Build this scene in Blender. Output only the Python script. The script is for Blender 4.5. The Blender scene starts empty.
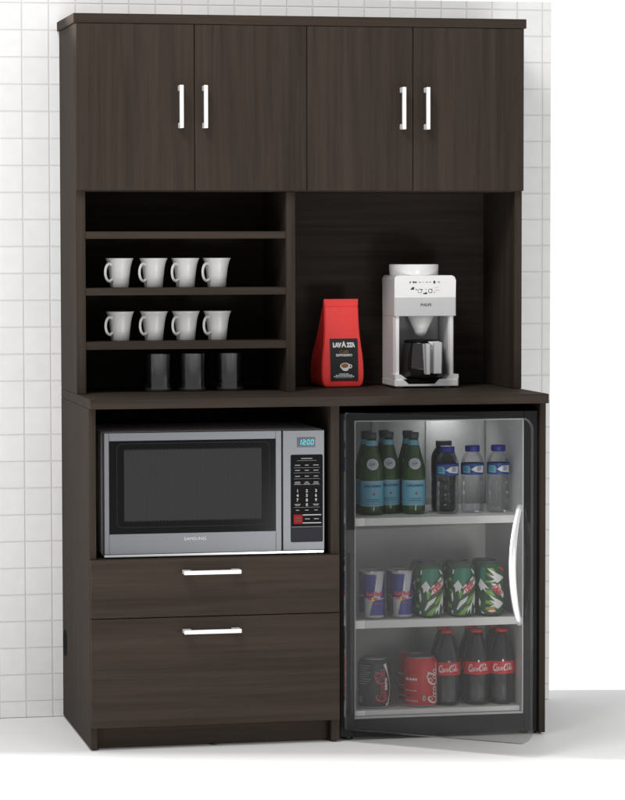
import bpy, bmesh, math, random
from mathutils import Vector, Matrix
random.seed(7)
PI = math.pi
sc = bpy.context.scene
COL = sc.collection

# ------------------------------------------------------------------ materials
def mat(name, col, rough=.5, metal=0., spec=.5, emit=None, alpha=1., coat=0.):
    m = bpy.data.materials.new(name); m.use_nodes = True
    b = m.node_tree.nodes['Principled BSDF']
    b.inputs['Base Color'].default_value = (*col, 1)
    b.inputs['Roughness'].default_value = rough
    b.inputs['Metallic'].default_value = metal
    b.inputs['Specular IOR Level'].default_value = spec
    b.inputs['Alpha'].default_value = alpha
    b.inputs['Coat Weight'].default_value = coat
    if emit:
        b.inputs['Emission Color'].default_value = (*emit[0], 1)
        b.inputs['Emission Strength'].default_value = emit[1]
    return m

def bump_noise(m, scale, strength, dist=.001, stretch=None, rough_var=None):
    nt = m.node_tree; n = nt.nodes; l = nt.links; b = n['Principled BSDF']
    tc = n.new('ShaderNodeTexCoord'); mp = n.new('ShaderNodeMapping'); no = n.new('ShaderNodeTexNoise'); bp = n.new('ShaderNodeBump')
    l.new(tc.outputs['Object'], mp.inputs[0]); l.new(mp.outputs[0], no.inputs['Vector'])
    if stretch: mp.inputs['Scale'].default_value = stretch
    no.inputs['Scale'].default_value = scale; no.inputs['Detail'].default_value = 5
    bp.inputs['Strength'].default_value = strength; bp.inputs['Distance'].default_value = dist
    l.new(no.outputs[0], bp.inputs['Height']); l.new(bp.outputs[0], b.inputs['Normal'])
    if rough_var:
        mr = n.new('ShaderNodeMapRange'); l.new(no.outputs[0], mr.inputs[0])
        mr.inputs['To Min'].default_value = rough_var[0]; mr.inputs['To Max'].default_value = rough_var[1]
        l.new(mr.outputs[0], b.inputs['Roughness'])
    return m

def wood(name, stretch, dark=(.0300, .0229, .0185), light=(.0470, .0360, .0292), rough=.6, spec=.10):
    """espresso laminate: long streaky grain, fine pores, broad tone bands"""
    m = bpy.data.materials.new(name); m.use_nodes = True
    nt = m.node_tree; n = nt.nodes; l = nt.links; b = n['Principled BSDF']
    tc = n.new('ShaderNodeTexCoord')
    def noise(sc_, scale, det, dist=0.):
        mp = n.new('ShaderNodeMapping'); mp.inputs['Scale'].default_value = sc_
        no = n.new('ShaderNodeTexNoise'); no.inputs['Scale'].default_value = scale
        no.inputs['Detail'].default_value = det; no.inputs['Distortion'].default_value = dist
        l.new(tc.outputs['Object'], mp.inputs[0]); l.new(mp.outputs[0], no.inputs['Vector']); return no
    stretch = tuple(v * .6 if v < .5 else v for v in stretch)
    broad = noise(stretch, 7.5, 3, .5)
    fine = noise(tuple(v * 1. for v in stretch), 62., 6, .3)
    pore = noise(tuple(v * 1. for v in stretch), 240., 2)
    a = n.new('ShaderNodeMath'); a.operation = 'MULTIPLY'; a.inputs[1].default_value = .36; l.new(broad.outputs[0], a.inputs[0])
    c = n.new('ShaderNodeMath'); c.operation = 'MULTIPLY_ADD'; c.inputs[1].default_value = .47; l.new(fine.outputs[0], c.inputs[0]); l.new(a.outputs[0], c.inputs[2])
    d = n.new('ShaderNodeMath'); d.operation = 'MULTIPLY_ADD'; d.inputs[1].default_value = .17; l.new(pore.outputs[0], d.inputs[0]); l.new(c.outputs[0], d.inputs[2])
    cr = n.new('ShaderNodeValToRGB')
    cr.color_ramp.elements[0].position = .38; cr.color_ramp.elements[0].color = (*dark, 1)
    cr.color_ramp.elements[1].position = .62; cr.color_ramp.elements[1].color = (*light, 1)
    l.new(d.outputs[0], cr.inputs[0]); l.new(cr.outputs[0], b.inputs['Base Color'])
    bp = n.new('ShaderNodeBump'); bp.inputs['Strength'].default_value = .12; bp.inputs['Distance'].default_value = .0006
    l.new(fine.outputs[0], bp.inputs['Height']); l.new(bp.outputs[0], b.inputs['Normal'])
    b.inputs['Roughness'].default_value = rough; b.inputs['Specular IOR Level'].default_value = spec; b.inputs['IOR'].default_value = 1.25
    return m

def glassy(name, tint, rough=.0, refl=1., glow=None):
    """thin tinted glass or plastic: see-through tint plus fresnel reflection"""
    m = bpy.data.materials.new(name); m.use_nodes = True
    nt = m.node_tree; n = nt.nodes; l = nt.links
    n.remove(n['Principled BSDF']); out = n['Material Output']
    tr = n.new('ShaderNodeBsdfTransparent'); tr.inputs[0].default_value = (*tint, 1)
    gl = n.new('ShaderNodeBsdfGlossy'); gl.inputs['Roughness'].default_value = rough
    fr = n.new('ShaderNodeFresnel'); fr.inputs['IOR'].default_value = 1.45
    mu = n.new('ShaderNodeMath'); mu.operation = 'MULTIPLY'; mu.inputs[1].default_value = refl; l.new(fr.outputs[0], mu.inputs[0])
    mx = n.new('ShaderNodeMixShader'); l.new(mu.outputs[0], mx.inputs[0]); l.new(tr.outputs[0], mx.inputs[1]); l.new(gl.outputs[0], mx.inputs[2])
    l.new(mx.outputs[0], out.inputs[0])
    return m

M = {}
M['woodV'] = wood('espresso_wood_upright_grain', (1., 1., .05))
M['woodH'] = wood('espresso_wood_level_grain', (.05, 1., 1.))
M['woodD'] = wood('espresso_wood_depth_grain', (1., .05, 1.))
M['woodBack'] = wood('shade_toned_backing_board', (.05, 1., 1.), (.024, .0190, .0158), (.042, .0335, .0278), .6, .08)  # espresso wood toned darker to paint in the shade of the open bays
M['chrome'] = mat('brushed_nickel', (.90, .90, .91), .3, .25)
M['steelbar'] = mat('satin_steel_bar', (.72, .72, .73), .3, .75)
M['black'] = mat('black_plastic', (.012, .012, .012), .4)
M['fridgeblack'] = bump_noise(mat('black_fridge_enamel', (.011, .0112, .0112), .5, spec=.10), 500, .06)
M['strip'] = mat('black_rubber_and_shade', (.006, .006, .006), .8, spec=.05)
M['liner'] = bump_noise(mat('pale_grey_liner', (.60, .61, .61), .45), 300, .05)
M['shelf'] = mat('pale_shelf_plastic', (.68, .68, .68), .4)
M['shelfcap'] = mat('white_shelf_cap', (.90, .90, .90), .4)
M['lens'] = mat('lamp_lens', (.8, .8, .8), .4, emit=((1, 1, 1), 1.2))
M['doorglass'] = glassy('smoked_glass', (.775, .775, .775), 0., .55)
M['white'] = mat('white_gloss_plastic', (.80, .80, .80), .25)
M['porcelain'] = mat('white_porcelain', (.58, .58, .57), .32)
M['grey'] = mat('pale_grey_plastic', (.52, .52, .53), .35)
M['midgrey'] = mat('mid_grey_plastic_and_shade', (.30, .30, .31), .4)
M['steel'] = bump_noise(mat('brushed_steel', (.155, .16, .175), .45, .5), 260, .05, .0004, (.03, 1, 1))
M['steeltop'] = bump_noise(mat('grey_painted_steel', (.68, .68, .69), .45, 0.), 400, .08)
M['blackglass'] = mat('black_glass', (.004, .004, .0045), .16, spec=.10)
M['panelblack'] = mat('keypad_black_and_shade', (.006, .006, .0065), .5, spec=.04)
M['panelblue'] = mat('dark_slate_plastic', (.014, .014, .022), .45, spec=.10)
M['ink'] = mat('grey_print', (.22, .22, .22), .6)
M['inkwhite'] = mat('white_print', (.80, .80, .80), .5)
M['inkred'] = mat('red_print', (.42, .01, .012), .45)
M['keyred'] = mat('key_red', (.23, .006, .008), .5, spec=.1)
M['keyink'] = mat('key_print', (.36, .36, .36), .5, spec=.1)
M['inkdark'] = mat('dark_print', (.02, .02, .02), .5)
M['lcd'] = mat('display_window', (.02, .03, .045), .25)
M['lcdon'] = mat('cyan_display_segments', (.05, .5, .6), .4, emit=((.07, .55, .66), .16))
M['bagred'] = bump_noise(mat('red_foil_bag', (.95, .055, .05), .45), 45, .25, .0015)
M['bagblack'] = mat('black_bag_label', (.012, .010, .010), .45)
M['gold'] = mat('gold_print', (.26, .14, .05), .45)
M['coffee'] = mat('coffee_brown', (.30, .14, .04), .5)
M['darkglass'] = mat('smoked_tumbler_glass', (.040, .040, .041), .22, spec=.8, alpha=.86)
M['tumbler'] = glassy('smoked_glass_tumbler', (.66, .66, .67), .16, 3.)
M['innercup'] = mat('smoked_inner_cup', (.085, .085, .087), .16)
M['tumblerrim'] = mat('smoked_glass_rim', (.035, .035, .036), .1, coat=.5)
M['carafeglass'] = mat('dark_carafe_glass', (.016, .013, .012), .06, coat=.6, alpha=.93)
M['brown'] = mat('amber_glass_edge', (.06, .022, .008), .15)
M['greenglass'] = mat('green_bottle_glass', (.045, .098, .034), .12, coat=.3, alpha=.86)
M['bluelabel'] = mat('pale_blue_label', (.16, .42, .56), .5)
M['badge'] = mat('silver_badge', (.46, .48, .53), .45)
M['navyink'] = mat('navy_print', (.035, .05, .12), .5)
M['capgrey'] = mat('dark_bottle_cap', (.06, .065, .075), .45)
M['water'] = glassy('clear_bottle_plastic', (.972, .975, .978), .05, .5)
M['darkdrink'] = mat('smoky_bottle_plastic', (.016, .017, .018), .12, alpha=.92)
M['capblue'] = mat('blue_cap', (.018, .024, .26), .4)
M['labelblue'] = mat('deep_blue_label', (.02, .06, .26), .45)
M['teal'] = mat('teal_print', (.16, .42, .48), .5)
M['can'] = mat('can_aluminium', (.55, .56, .57), .3, .9)
M['lid'] = mat('can_lid', (.42, .43, .44), .32, .9)
M['rbblue'] = mat('can_blue', (.02, .022, .20), .35, .2)
M['rbsilver'] = mat('can_silver', (.46, .46, .48), .4, .3)
M['rbred'] = mat('can_red_print', (.62, .04, .05), .45)
M['yellow'] = mat('yellow_print', (.80, .55, .04), .5)
M['dgreen'] = mat('can_deep_green', (.008, .07, .025), .36)
M['dteal'] = mat('can_teal_green', (.01, .17, .10), .36)
M['lime'] = mat('can_lime', (.17, .36, .03), .4)
M['olive'] = mat('can_dark_leaf', (.012, .045, .012), .4)
M['canwhite'] = mat('can_white_print', (.72, .73, .72), .4)
M['dewred'] = mat('can_logo_red', (.60, .03, .04), .4)
M['cola'] = mat('can_cola_red', (.52, .012, .016), .34)
M['colablack'] = mat('can_black', (.012, .012, .012), .34)
M['colabottle'] = mat('dark_cola_bottle', (.014, .012, .012), .1, coat=.5)
M['colalabel'] = mat('bottle_red_label', (.58, .012, .02), .45)
M['zero'] = mat('can_pink_red_print', (.50, .03, .06), .4)
M['floor'] = bump_noise(mat('white_floor', (.78, .78, .78), .6, spec=.2), 60, .02)

def tile_mat():
    m = bpy.data.materials.new('white_square_tiles'); m.use_nodes = True
    nt = m.node_tree; n = nt.nodes; l = nt.links; b = n['Principled BSDF']
    tc = n.new('ShaderNodeTexCoord'); sp = n.new('ShaderNodeSeparateXYZ'); l.new(tc.outputs['Object'], sp.inputs[0])
    P = .07375
    def cell(sock, off):
        a = n.new('ShaderNodeMath'); a.operation = 'ADD'; a.inputs[1].default_value = -off + 20 * P; l.new(sock, a.inputs[0])
        d = n.new('ShaderNodeMath'); d.operation = 'DIVIDE'; d.inputs[1].default_value = P; l.new(a.outputs[0], d.inputs[0])
        f = n.new('ShaderNodeMath'); f.operation = 'FRACT'; l.new(d.outputs[0], f.inputs[0])
        s = n.new('ShaderNodeMath'); s.operation = 'SUBTRACT'; s.inputs[1].default_value = .5; l.new(f.outputs[0], s.inputs[0])
        g = n.new('ShaderNodeMath'); g.operation = 'ABSOLUTE'; l.new(s.outputs[0], g.inputs[0])
        fl = n.new('ShaderNodeMath'); fl.operation = 'FLOOR'; l.new(d.outputs[0], fl.inputs[0])
        return g, fl
    gx, fx = cell(sp.outputs['X'], -.0275); gz, fz = cell(sp.outputs['Z'], .0455)
    mx = n.new('ShaderNodeMath'); mx.operation = 'MAXIMUM'; l.new(gx.outputs[0], mx.inputs[0]); l.new(gz.outputs[0], mx.inputs[1])
    mr = n.new('ShaderNodeMapRange'); mr.interpolation_type = 'SMOOTHSTEP'
    mr.inputs['From Min'].default_value = .462; mr.inputs['From Max'].default_value = .486; l.new(mx.outputs[0], mr.inputs[0])
    # slight tone change from tile to tile, plus faint clouding
    cb = n.new('ShaderNodeCombineXYZ'); l.new(fx.outputs[0], cb.inputs[0]); l.new(fz.outputs[0], cb.inputs[1])
    wn = n.new('ShaderNodeTexWhiteNoise'); wn.noise_dimensions = '2D'; l.new(cb.outputs[0], wn.inputs['Vector'])
    no = n.new('ShaderNodeTexNoise'); no.inputs['Scale'].default_value = 26; no.inputs['Detail'].default_value = 4; l.new(tc.outputs['Object'], no.inputs['Vector'])
    ad = n.new('ShaderNodeMath'); ad.operation = 'MULTIPLY_ADD'; ad.inputs[1].default_value = .35; l.new(wn.outputs[0], ad.inputs[0]); l.new(no.outputs[0], ad.inputs[2])
    cr = n.new('ShaderNodeValToRGB'); cr.color_ramp.elements[0].position = .3; cr.color_ramp.elements[1].position = 1.1 if False else 1.
    cr.color_ramp.elements[0].color = (.79, .795, .795, 1); cr.color_ramp.elements[1].color = (.86, .86, .86, 1); l.new(ad.outputs[0], cr.inputs[0])
    mc = n.new('ShaderNodeMix'); mc.data_type = 'RGBA'; l.new(mr.outputs[0], mc.inputs['Factor']); l.new(cr.outputs[0], mc.inputs['A']); mc.inputs['B'].default_value = (.68, .68, .68, 1)
    l.new(mc.outputs['Result'], b.inputs['Base Color'])
    iv = n.new('ShaderNodeMath'); iv.operation = 'SUBTRACT'; iv.inputs[0].default_value = 1; l.new(mr.outputs[0], iv.inputs[1])
    bp = n.new('ShaderNodeBump'); bp.inputs['Strength'].default_value = .45; bp.inputs['Distance'].default_value = .0025
    l.new(iv.outputs[0], bp.inputs['Height']); l.new(bp.outputs[0], b.inputs['Normal'])
    b.inputs['Roughness'].default_value = .45; b.inputs['Specular IOR Level'].default_value = .25
    return m
M['tiles'] = tile_mat()

# ------------------------------------------------------------------ mesh builder
class MB:
    def __init__(self): self.bm = bmesh.new(); self.mats = []; self.T = Matrix()
    def mi(self, k):
        if k not in self.mats: self.mats.append(k)
        return self.mats.index(k)
    def _fin(self, faces, k, smooth):
        i = self.mi(k)
        for f in faces: f.material_index = i; f.smooth = smooth
    def box(self, x0, x1, y0, y1, z0, z1, k, bev=0., seg=1):
        vs = [self.bm.verts.new((x, y, z)) for x in (x0, x1) for y in (y0, y1) for z in (z0, z1)]
        fs = [self.bm.faces.new([vs[i] for i in q]) for q in ((0, 1, 3, 2), (4, 6, 7, 5), (0, 4, 5, 1), (2, 3, 7, 6), (0, 2, 6, 4), (1, 5, 7, 3))]
        if bev:
            es = list({e for f in fs for e in f.edges})
            r = bmesh.ops.bevel(self.bm, geom=es, offset=bev, segments=seg, affect='EDGES', profile=.5)
            fs = list({f for f in r['faces']} | {f for f in fs if f.is_valid})
        self._fin(fs, k, False); return self
    def lathe(self, prof, k, cx=0, cy=0, n=40, smooth=True, mats=None, caps=True):
        rings = []
        for r, z in prof:
            rings.append([self.bm.verts.new((cx + r * math.sin(2 * PI * i / n), cy - r * math.cos(2 * PI * i / n), z)) for i in range(n)])
        for j in range(len(prof) - 1):
            kk = mats[j] if mats else k
            fs = [self.bm.faces.new((rings[j][i], rings[j][(i + 1) % n], rings[j + 1][(i + 1) % n], rings[j + 1][i])) for i in range(n)]
            self._fin(fs, kk, smooth)
        if caps:
            f = self.bm.faces.new(rings[0][::-1]); self._fin([f], mats[0] if mats else k, False)
            f = self.bm.faces.new(rings[-1]); self._fin([f], mats[-1] if mats else k, False)
        return self
    def prism(self, poly, d, k, axis='y', smooth=False, bev=0., seg=2):
        """poly in a plane, extruded from d[0] to d[1] along axis"""
        def P(a, b, c): return (a, c, b) if axis == 'y' else ((c, a, b) if axis == 'x' else (a, b, c))
        A = [self.bm.verts.new(P(a, b, d[0])) for a, b in poly]; B_ = [self.bm.verts.new(P(a, b, d[1])) for a, b in poly]
        m = len(poly); fs = [self.bm.faces.new(A), self.bm.faces.new(B_[::-1])]
        side = [self.bm.faces.new((A[i], B_[i], B_[(i + 1) % m], A[(i + 1) % m])) for i in range(m)]
        allf = fs + side
        if bev:
            es = list({e for f in fs for e in f.edges})
            r = bmesh.ops.bevel(self.bm, geom=es, offset=bev, segments=seg, affect='EDGES', profile=.5)
            allf = list(set(r['faces']) | {f for f in allf if f.is_valid})
        bmesh.ops.recalc_face_normals(self.bm, faces=allf)
        self._fin(allf, k, smooth); return self
    def tube(self, pts, rx, ry, k, n=10, up=Vector((0, 0, 1)), close=False):
        """sweep an ellipse along points; radii may be lists"""
        pts = [Vector(p) for p in pts]; rings = []
        for i, p in enumerate(pts):
            t = (pts[min(i + 1, len(pts) - 1)] - pts[max(i - 1, 0)]).normalized()
            s = t.cross(up)
            if s.length < 1e-4: s = t.cross(Vector((1, 0, 0)))
            s.normalize(); u = s.cross(t)
            a = rx[i] if isinstance(rx, list) else rx; b = ry[i] if isinstance(ry, list) else ry
            rings.append([self.bm.verts.new(p + s * a * math.cos(2 * PI * q / n) + u * b * math.sin(2 * PI * q / n)) for q in range(n)])
        fs = []
        for j in range(len(pts) - 1):
            fs += [self.bm.faces.new((rings[j][q], rings[j][(q + 1) % n], rings[j + 1][(q + 1) % n], rings[j + 1][q])) for q in range(n)]
        fs += [self.bm.faces.new(rings[0][::-1]), self.bm.faces.new(rings[-1])]
        bmesh.ops.recalc_face_normals(self.bm, faces=fs)
        self._fin(fs, k, True); return self
    def flat(self, polys, k, fmap, cut=None, cutv=None):
        """2-D polygons (u, v), sliced every `cut`, then laid on a surface by fmap(u, v)"""
        for poly in polys:
            t = bmesh.new()
            vs = [t.verts.new((u, v, 0)) for u, v in poly]
            try: t.faces.new(vs)
            except Exception: t.free(); continue
            us = [p[0] for p in poly]; vv = [p[1] for p in poly]
            if cut:
                u = math.ceil(min(us) / cut) * cut
                while u < max(us):
                    bmesh.ops.bisect_plane(t, geom=t.verts[:] + t.edges[:] + t.faces[:], plane_co=(u, 0, 0), plane_no=(1, 0, 0)); u += cut
            if cutv:
                v = math.ceil(min(vv) / cutv) * cutv
                while v < max(vv):
                    bmesh.ops.bisect_plane(t, geom=t.verts[:] + t.edges[:] + t.faces[:], plane_co=(0, v, 0), plane_no=(0, 1, 0)); v += cutv
            bmesh.ops.triangulate(t, faces=t.faces[:])
            i = self.mi(k); mp = {}
            for v in t.verts: mp[v] = self.bm.verts.new(fmap(v.co.x, v.co.y))
            for f in t.faces:
                if f.calc_area() < 1e-14: continue
                ff = f.normal.z
                q = [mp[v] for v in f.verts]
                g = self.bm.faces.new(q if ff > 0 else q[::-1]); g.material_index = i
            t.free()
        return self
    def build(self, name, parent=None, loc=None, origin=(0, 0, 0)):
        me = bpy.data.meshes.new(name)
        if origin != (0, 0, 0): bmesh.ops.translate(self.bm, verts=self.bm.verts[:], vec=-Vector(origin))
        self.bm.normal_update(); self.bm.to_mesh(me); self.bm.free()
        for k in self.mats: me.materials.append(M[k])
        o = bpy.data.objects.new(name, me); COL.objects.link(o)
        if parent: o.parent = parent
        if loc: o.location = loc
        return o

def thing(name, label, cat, loc=(0, 0, 0), rz=0, group=None):
    o = bpy.data.objects.new(name, None); COL.objects.link(o); o.empty_display_size = .05
    o.location = loc; o.rotation_euler = (0, 0, rz); o['label'] = label; o['category'] = cat
    if group: o['group'] = group
    return o

def copy_thing(src, label, loc, rz=None, group=None):
    def rec(o, par):
        c = o.copy(); COL.objects.link(c)
        if par: c.parent = par
        for ch in list(o.children): rec(ch, c)
        return c
    c = rec(src, None); c.location = loc; c['label'] = label
    if rz is not None: c.rotation_euler = (0, 0, rz)
    if group: c['group'] = group
    return c

# text outlines as 2-D polygons
def text_polys(body, size, shear=0., bold=0., width=None, center=True):
    cu = bpy.data.curves.new('lettering', 'FONT'); cu.body = body; cu.size = size; cu.shear = shear; cu.offset = bold
    cu.resolution_u = 3; cu.fill_mode = 'FRONT'
    o = bpy.data.objects.new('lettering', cu); me = o.to_mesh()
    V = [(v.co.x, v.co.y) for v in me.vertices]; F = [[V[i] for i in p.vertices] for p in me.polygons]
    o.to_mesh_clear(); bpy.data.objects.remove(o); bpy.data.curves.remove(cu)
    xs = [p[0] for f in F for p in f]; ys = [p[1] for f in F for p in f]
    x0, x1, y0, y1 = min(xs), max(xs), min(ys), max(ys)
    s = (width / (x1 - x0)) if width else 1.
    cx, cy = ((x0 + x1) / 2, (y0 + y1) / 2) if center else (x0, y0)
    return [[((x - cx) * s, (y - cy)) for x, y in f] for f in F]

def xf(polys, dx=0, dy=0, rot=0, sx=1, sy=1):
    c, s = math.cos(rot), math.sin(rot)
    return [[(dx + c * x * sx - s * y * sy, dy + s * x * sx + c * y * sy) for x, y in p] for p in polys]

def ribbon(pts, w):
    """stroke as quads; w may be a list of widths"""
    out = []; L = []; R = []
    for i, p in enumerate(pts):
        a = pts[max(i - 1, 0)]; b = pts[min(i + 1, len(pts) - 1)]
        tx, ty = b[0] - a[0], b[1] - a[1]; d = math.hypot(tx, ty) or 1
        ww = (w[i] if isinstance(w, list) else w) / 2
        L.append((p[0] - ty / d * ww, p[1] + tx / d * ww)); R.append((p[0] + ty / d * ww, p[1] - tx / d * ww))
    for i in range(len(pts) - 1): out.append([L[i], L[i + 1], R[i + 1], R[i]])
    return out

def arc(cx, cy, rx, ry, a0, a1, n=14):
    return [(cx + rx * math.cos(math.radians(a0 + (a1 - a0) * i / n)), cy + ry * math.sin(math.radians(a0 + (a1 - a0) * i / n))) for i in range(n + 1)]

def ellipse(cx, cy, rx, ry, n=24): return arc(cx, cy, rx, ry, 0, 360, n)[:-1]

def cursive_cola(width):
    """flowing script 'Coca-Cola' drawn stroke by stroke, about 8.4 x 2.4 units, scaled to width"""
    P = []
    def st(pts, w=.2): P.extend(ribbon(pts, w))
    def var(n, a, b): return [a + (b - a) * math.sin(PI * i / (n - 1)) for i in range(n)]
    def bigC(x, tail):
        a = arc(x + .85, .95, .85, 1.05, 40, 325, 22); st(a, var(len(a), .16, .42))
        t = arc(x + .95, 1.55, .42, .42, 20, -200, 10); st(t, .13)
        if tail: st(tail, var(len(tail), .08, .24))
    def o_(x):
        a = arc(x + .38, .46, .38, .47, 0, 360, 16); st(a, [.13 + .12 * abs(math.cos(PI * i / 8)) for i in range(17)])
    def c_(x):
        a = arc(x + .38, .46, .38, .47, 55, 320, 14); st(a, var(15, .1, .26))
    def a_(x):
        o_(x); st([(x + .8, .95), (x + .76, .5), (x + .8, .1), (x + 1., .02), (x + 1.15, .2)], .2)
    def l_(x):
        a = [(x, .2), (x + .22, .8), (x + .42, 1.6), (x + .40, 2.05), (x + .24, 2.1), (x + .12, 1.7), (x + .12, .6), (x + .22, .05), (x + .42, .05), (x + .55, .25)]
        st(a, .19)
    bigC(0, [(.2, -.15), (.9, -.38), (1.9, -.32), (2.9, -.1)])
    o_(1.45); c_(2.3); a_(3.1)
    st([(4.15, .55), (4.6, .62)], .16)
    bigC(4.6, [(5.5, 2.05), (6.2, 2.3), (7.0, 2.0), (7.7, 2.1)])
    o_(6.05); l_(6.9); a_(7.45)
    s = width / 8.6
    return [[((x + .22 * y - 4.4) * s, (y - .85) * s) for x, y in p] for p in P]

def on_plane(y, x0=0, z0=0): return lambda u, v: (x0 + u, y, z0 + v)
def on_cyl(rfun, off, cx=0, cy=0):
    def f(s, z):
        r = rfun(z); a = s / max(r, 1e-4); r += off
        return (cx + r * math.sin(a), cy - r * math.cos(a), z)
    return f
FACE = -.21          # bearing of the lens as seen from the things on the shelves

# ------------------------------------------------------------------ setting
b = MB(); b.box(-4.5, 7, -14, .80, -.1, 0, 'floor'); fl = b.build('floor'); fl['kind'] = 'structure'

b = MB(); b.box(-2.45, 1.3995, 0.004, .18, 0.001, 1.987, 'tiles', .0015)
w = b.build('tiled_wall'); w['label'] = 'white wall panel of small square tiles standing behind the dark cabinet'; w['category'] = 'wall'

# ------------------------------------------------------------------ bar handle (posts + bar)
def bar_handle(parent, x, y, z, length, vertical, standoff=.030):
    b = MB(); h = length / 2; w = .0052; t = .0045
    if vertical:
        b.box(x - w, x + w, y - standoff - t, y - standoff + t, z - h, z + h, 'chrome', .0016, 2)
        for s in (-1, 1): zc = z + s * (h - .0075); b.box(x - w * .95, x + w * .95, y - standoff + t - .001, y, zc - .0072, zc + .0072, 'chrome', .0012, 1)
    else:
        b.box(x - h, x + h, y - standoff - t, y - standoff + t, z - w, z + w, 'chrome', .0016, 2)
        for s in (-1, 1): xc = x + s * (h - .011); b.box(xc - .0108, xc + .0108, y - standoff + t - .001, y, z - w * .95, z + w * .95, 'chrome', .0012, 1)
    return b.build('handle', parent)

# ------------------------------------------------------------------ base cabinet
base = thing('base_cabinet', 'dark espresso base cabinet with two drawers under an open niche, on the white floor', 'cabinet')
F = -.566
def bx(name, x0, x1, y0, y1, z0, z1, k, parent, bev=.0009):
    b = MB(); b.box(x0, x1, y0, y1, z0, z1, k, bev); return b.build(name, parent)
bx('side_panel', 0, .0175, F, 0, .0055, .885, 'woodV', base)
bx('side_panel', 1.2025, 1.219, F, 0, .0055, .885, 'woodV', base)
bx('partition', .635, .6585, F, -.004, .0055, .885, 'woodV', base)
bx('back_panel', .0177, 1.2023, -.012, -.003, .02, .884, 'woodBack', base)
bx('niche_floor', .0177, .6348, -.565, -.0125, .476, .4955, 'woodH', base)
bx('countertop', 0, 1.219, -.5935, .0005, .8853, .9105, 'woodH', base, .0012)
bx('toe_kick', .0177, .6348, -.535, -.519, .004, .0615, 'woodH', base)
for z0, z1 in ((.0617, .3435), (.3457, .4962)):
    d = MB(); d.box(.0008, .6545, -.5855, -.5668, z0, z1, 'woodH', .001)
    o = d.build('drawer', base)
    bar_handle(o, .3125, -.5855, .4622 if z0 > .2 else .3085, .150, False)
b = MB()
pts = [(-.055 + .034 * math.cos(t) * 1., .2125 + .037 * math.sin(t)) for t in [2 * PI * i / 28 for i in range(28)]]
b.prism(pts, (-.0012, -.0001), 'strip', 'x'); b.build('cable_grommet', base)
for x, y in ((.014, -.045), (.014, -.54), (.33, -.53), (.645, -.54), (1.208, -.05), (1.205, -.54)):
    b = MB(); b.lathe([(.010, 0), (.010, .005), (.006, .0053)], 'black', x, y, 14, False); b.build('foot', base)

# ------------------------------------------------------------------ hutch
hut = thing('wall_hutch', 'dark espresso hutch with four doors above open shelves, standing on the countertop', 'cabinet', (0, 0, .911))
def hb(name, x0, x1, y0, y1, z0, z1, k, bev=.0009, parent=hut):
    b = MB(); b.box(x0, x1, y0, y1, z0, z1, k, bev); return b.build(name, parent, origin=(0, 0, .911) if parent is hut else (0, 0, 0))
D = -.3302
hb('side_panel', 0, .0255, D, 0, .911, 1.886, 'woodV')
hb('side_panel', 1.1985, 1.219, D, 0, .911, 1.886, 'woodV')
hb('divider', .565, .590, D, -.0125, .911, 1.4455, 'woodV')
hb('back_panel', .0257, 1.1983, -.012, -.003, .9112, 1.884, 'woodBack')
hb('cupboard_floor', .0257, 1.1983, D + .001, -.0125, 1.446, 1.466, 'woodH')
hb('cornice', -.006, 1.2255, -.349, .0005, 1.8863, 1.9115, 'woodH', .0012)
for z0, z1 in ((1.3207, 1.3400), (1.1712, 1.1905), (1.0275, 1.0480)):
    hb('shelf', .0257, .5648, D + .0015, -.0125, z0, z1, 'woodH')
for x0, x1, hx in ((.0006, .3139, .2755), (.3159, .6177, .3402), (.6197, .9085, .8778), (.9105, 1.2184, .9440)):
    b = MB(); b.box(x0, x1, -.3492, -.3312, 1.4485, 1.8850, 'woodV', .001)
    o = b.build('door', hut, origin=(0, 0, .911))
    bar_handle(o, hx, -.3492, 1.6683 - .911, .113, True)

# ------------------------------------------------------------------ microwave
mw = thing('microwave_oven', 'silver microwave oven with black window in the niche above the drawers', 'microwave', (.329, -.37, .4956))
O = (.329, -.37, .4956)
b = MB(); b.box(.0368, .6215, -.535, -.19, .503, .8226, 'steeltop', .004, 2)
b.box(.0372, .6211, -.5395, -.5352, .5035, .822, 'black'); b.build('body', mw, origin=O)
yf = -.552
b = MB()
# door: steel frame of four members round the window
X0, X1, Z0, Z1 = .0410, .5065, .5068, .8212
wx0, wx1, wz0, wz1 = .0535, .4915, .5592, .8005
fr = 0.0
b.box(X0, wx0, yf, -.5397, Z0, Z1, 'steel', .0008); b.box(wx1, X1, yf, -.5397, Z0, Z1, 'steel', .0008)
b.box(wx0 + .0001, wx1 - .0001, yf + .0001, -.5397, Z0, wz0, 'steel', .0006); b.box(wx0 + .0001, wx1 - .0001, yf + .0001, -.5397, wz1, Z1, 'steel', .0006)
door = b.build('door', mw, origin=O)
b = MB(); b.box(wx0 + .0002, wx1 - .0002, yf + .003, -.5400, wz0 + .0002, wz1 - .0002, 'blackglass')
rr = []
def rrect(x0, x1, z0, z1, r, n=6):
    return [p for (cx, cz, a) in ((x1 - r, z1 - r, 0), (x0 + r, z1 - r, 90), (x0 + r, z0 + r, 180), (x1 - r, z0 + r, 270)) for p in arc(cx, cz, r, r, a, a + 90, n)]
b.flat(ribbon(rrect(.0745, .475, .576, .793, .014) + [(.475, .779)], .0016), 'panelblue', on_plane(yf + .0027))
ow = b.build('window', door)
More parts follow.
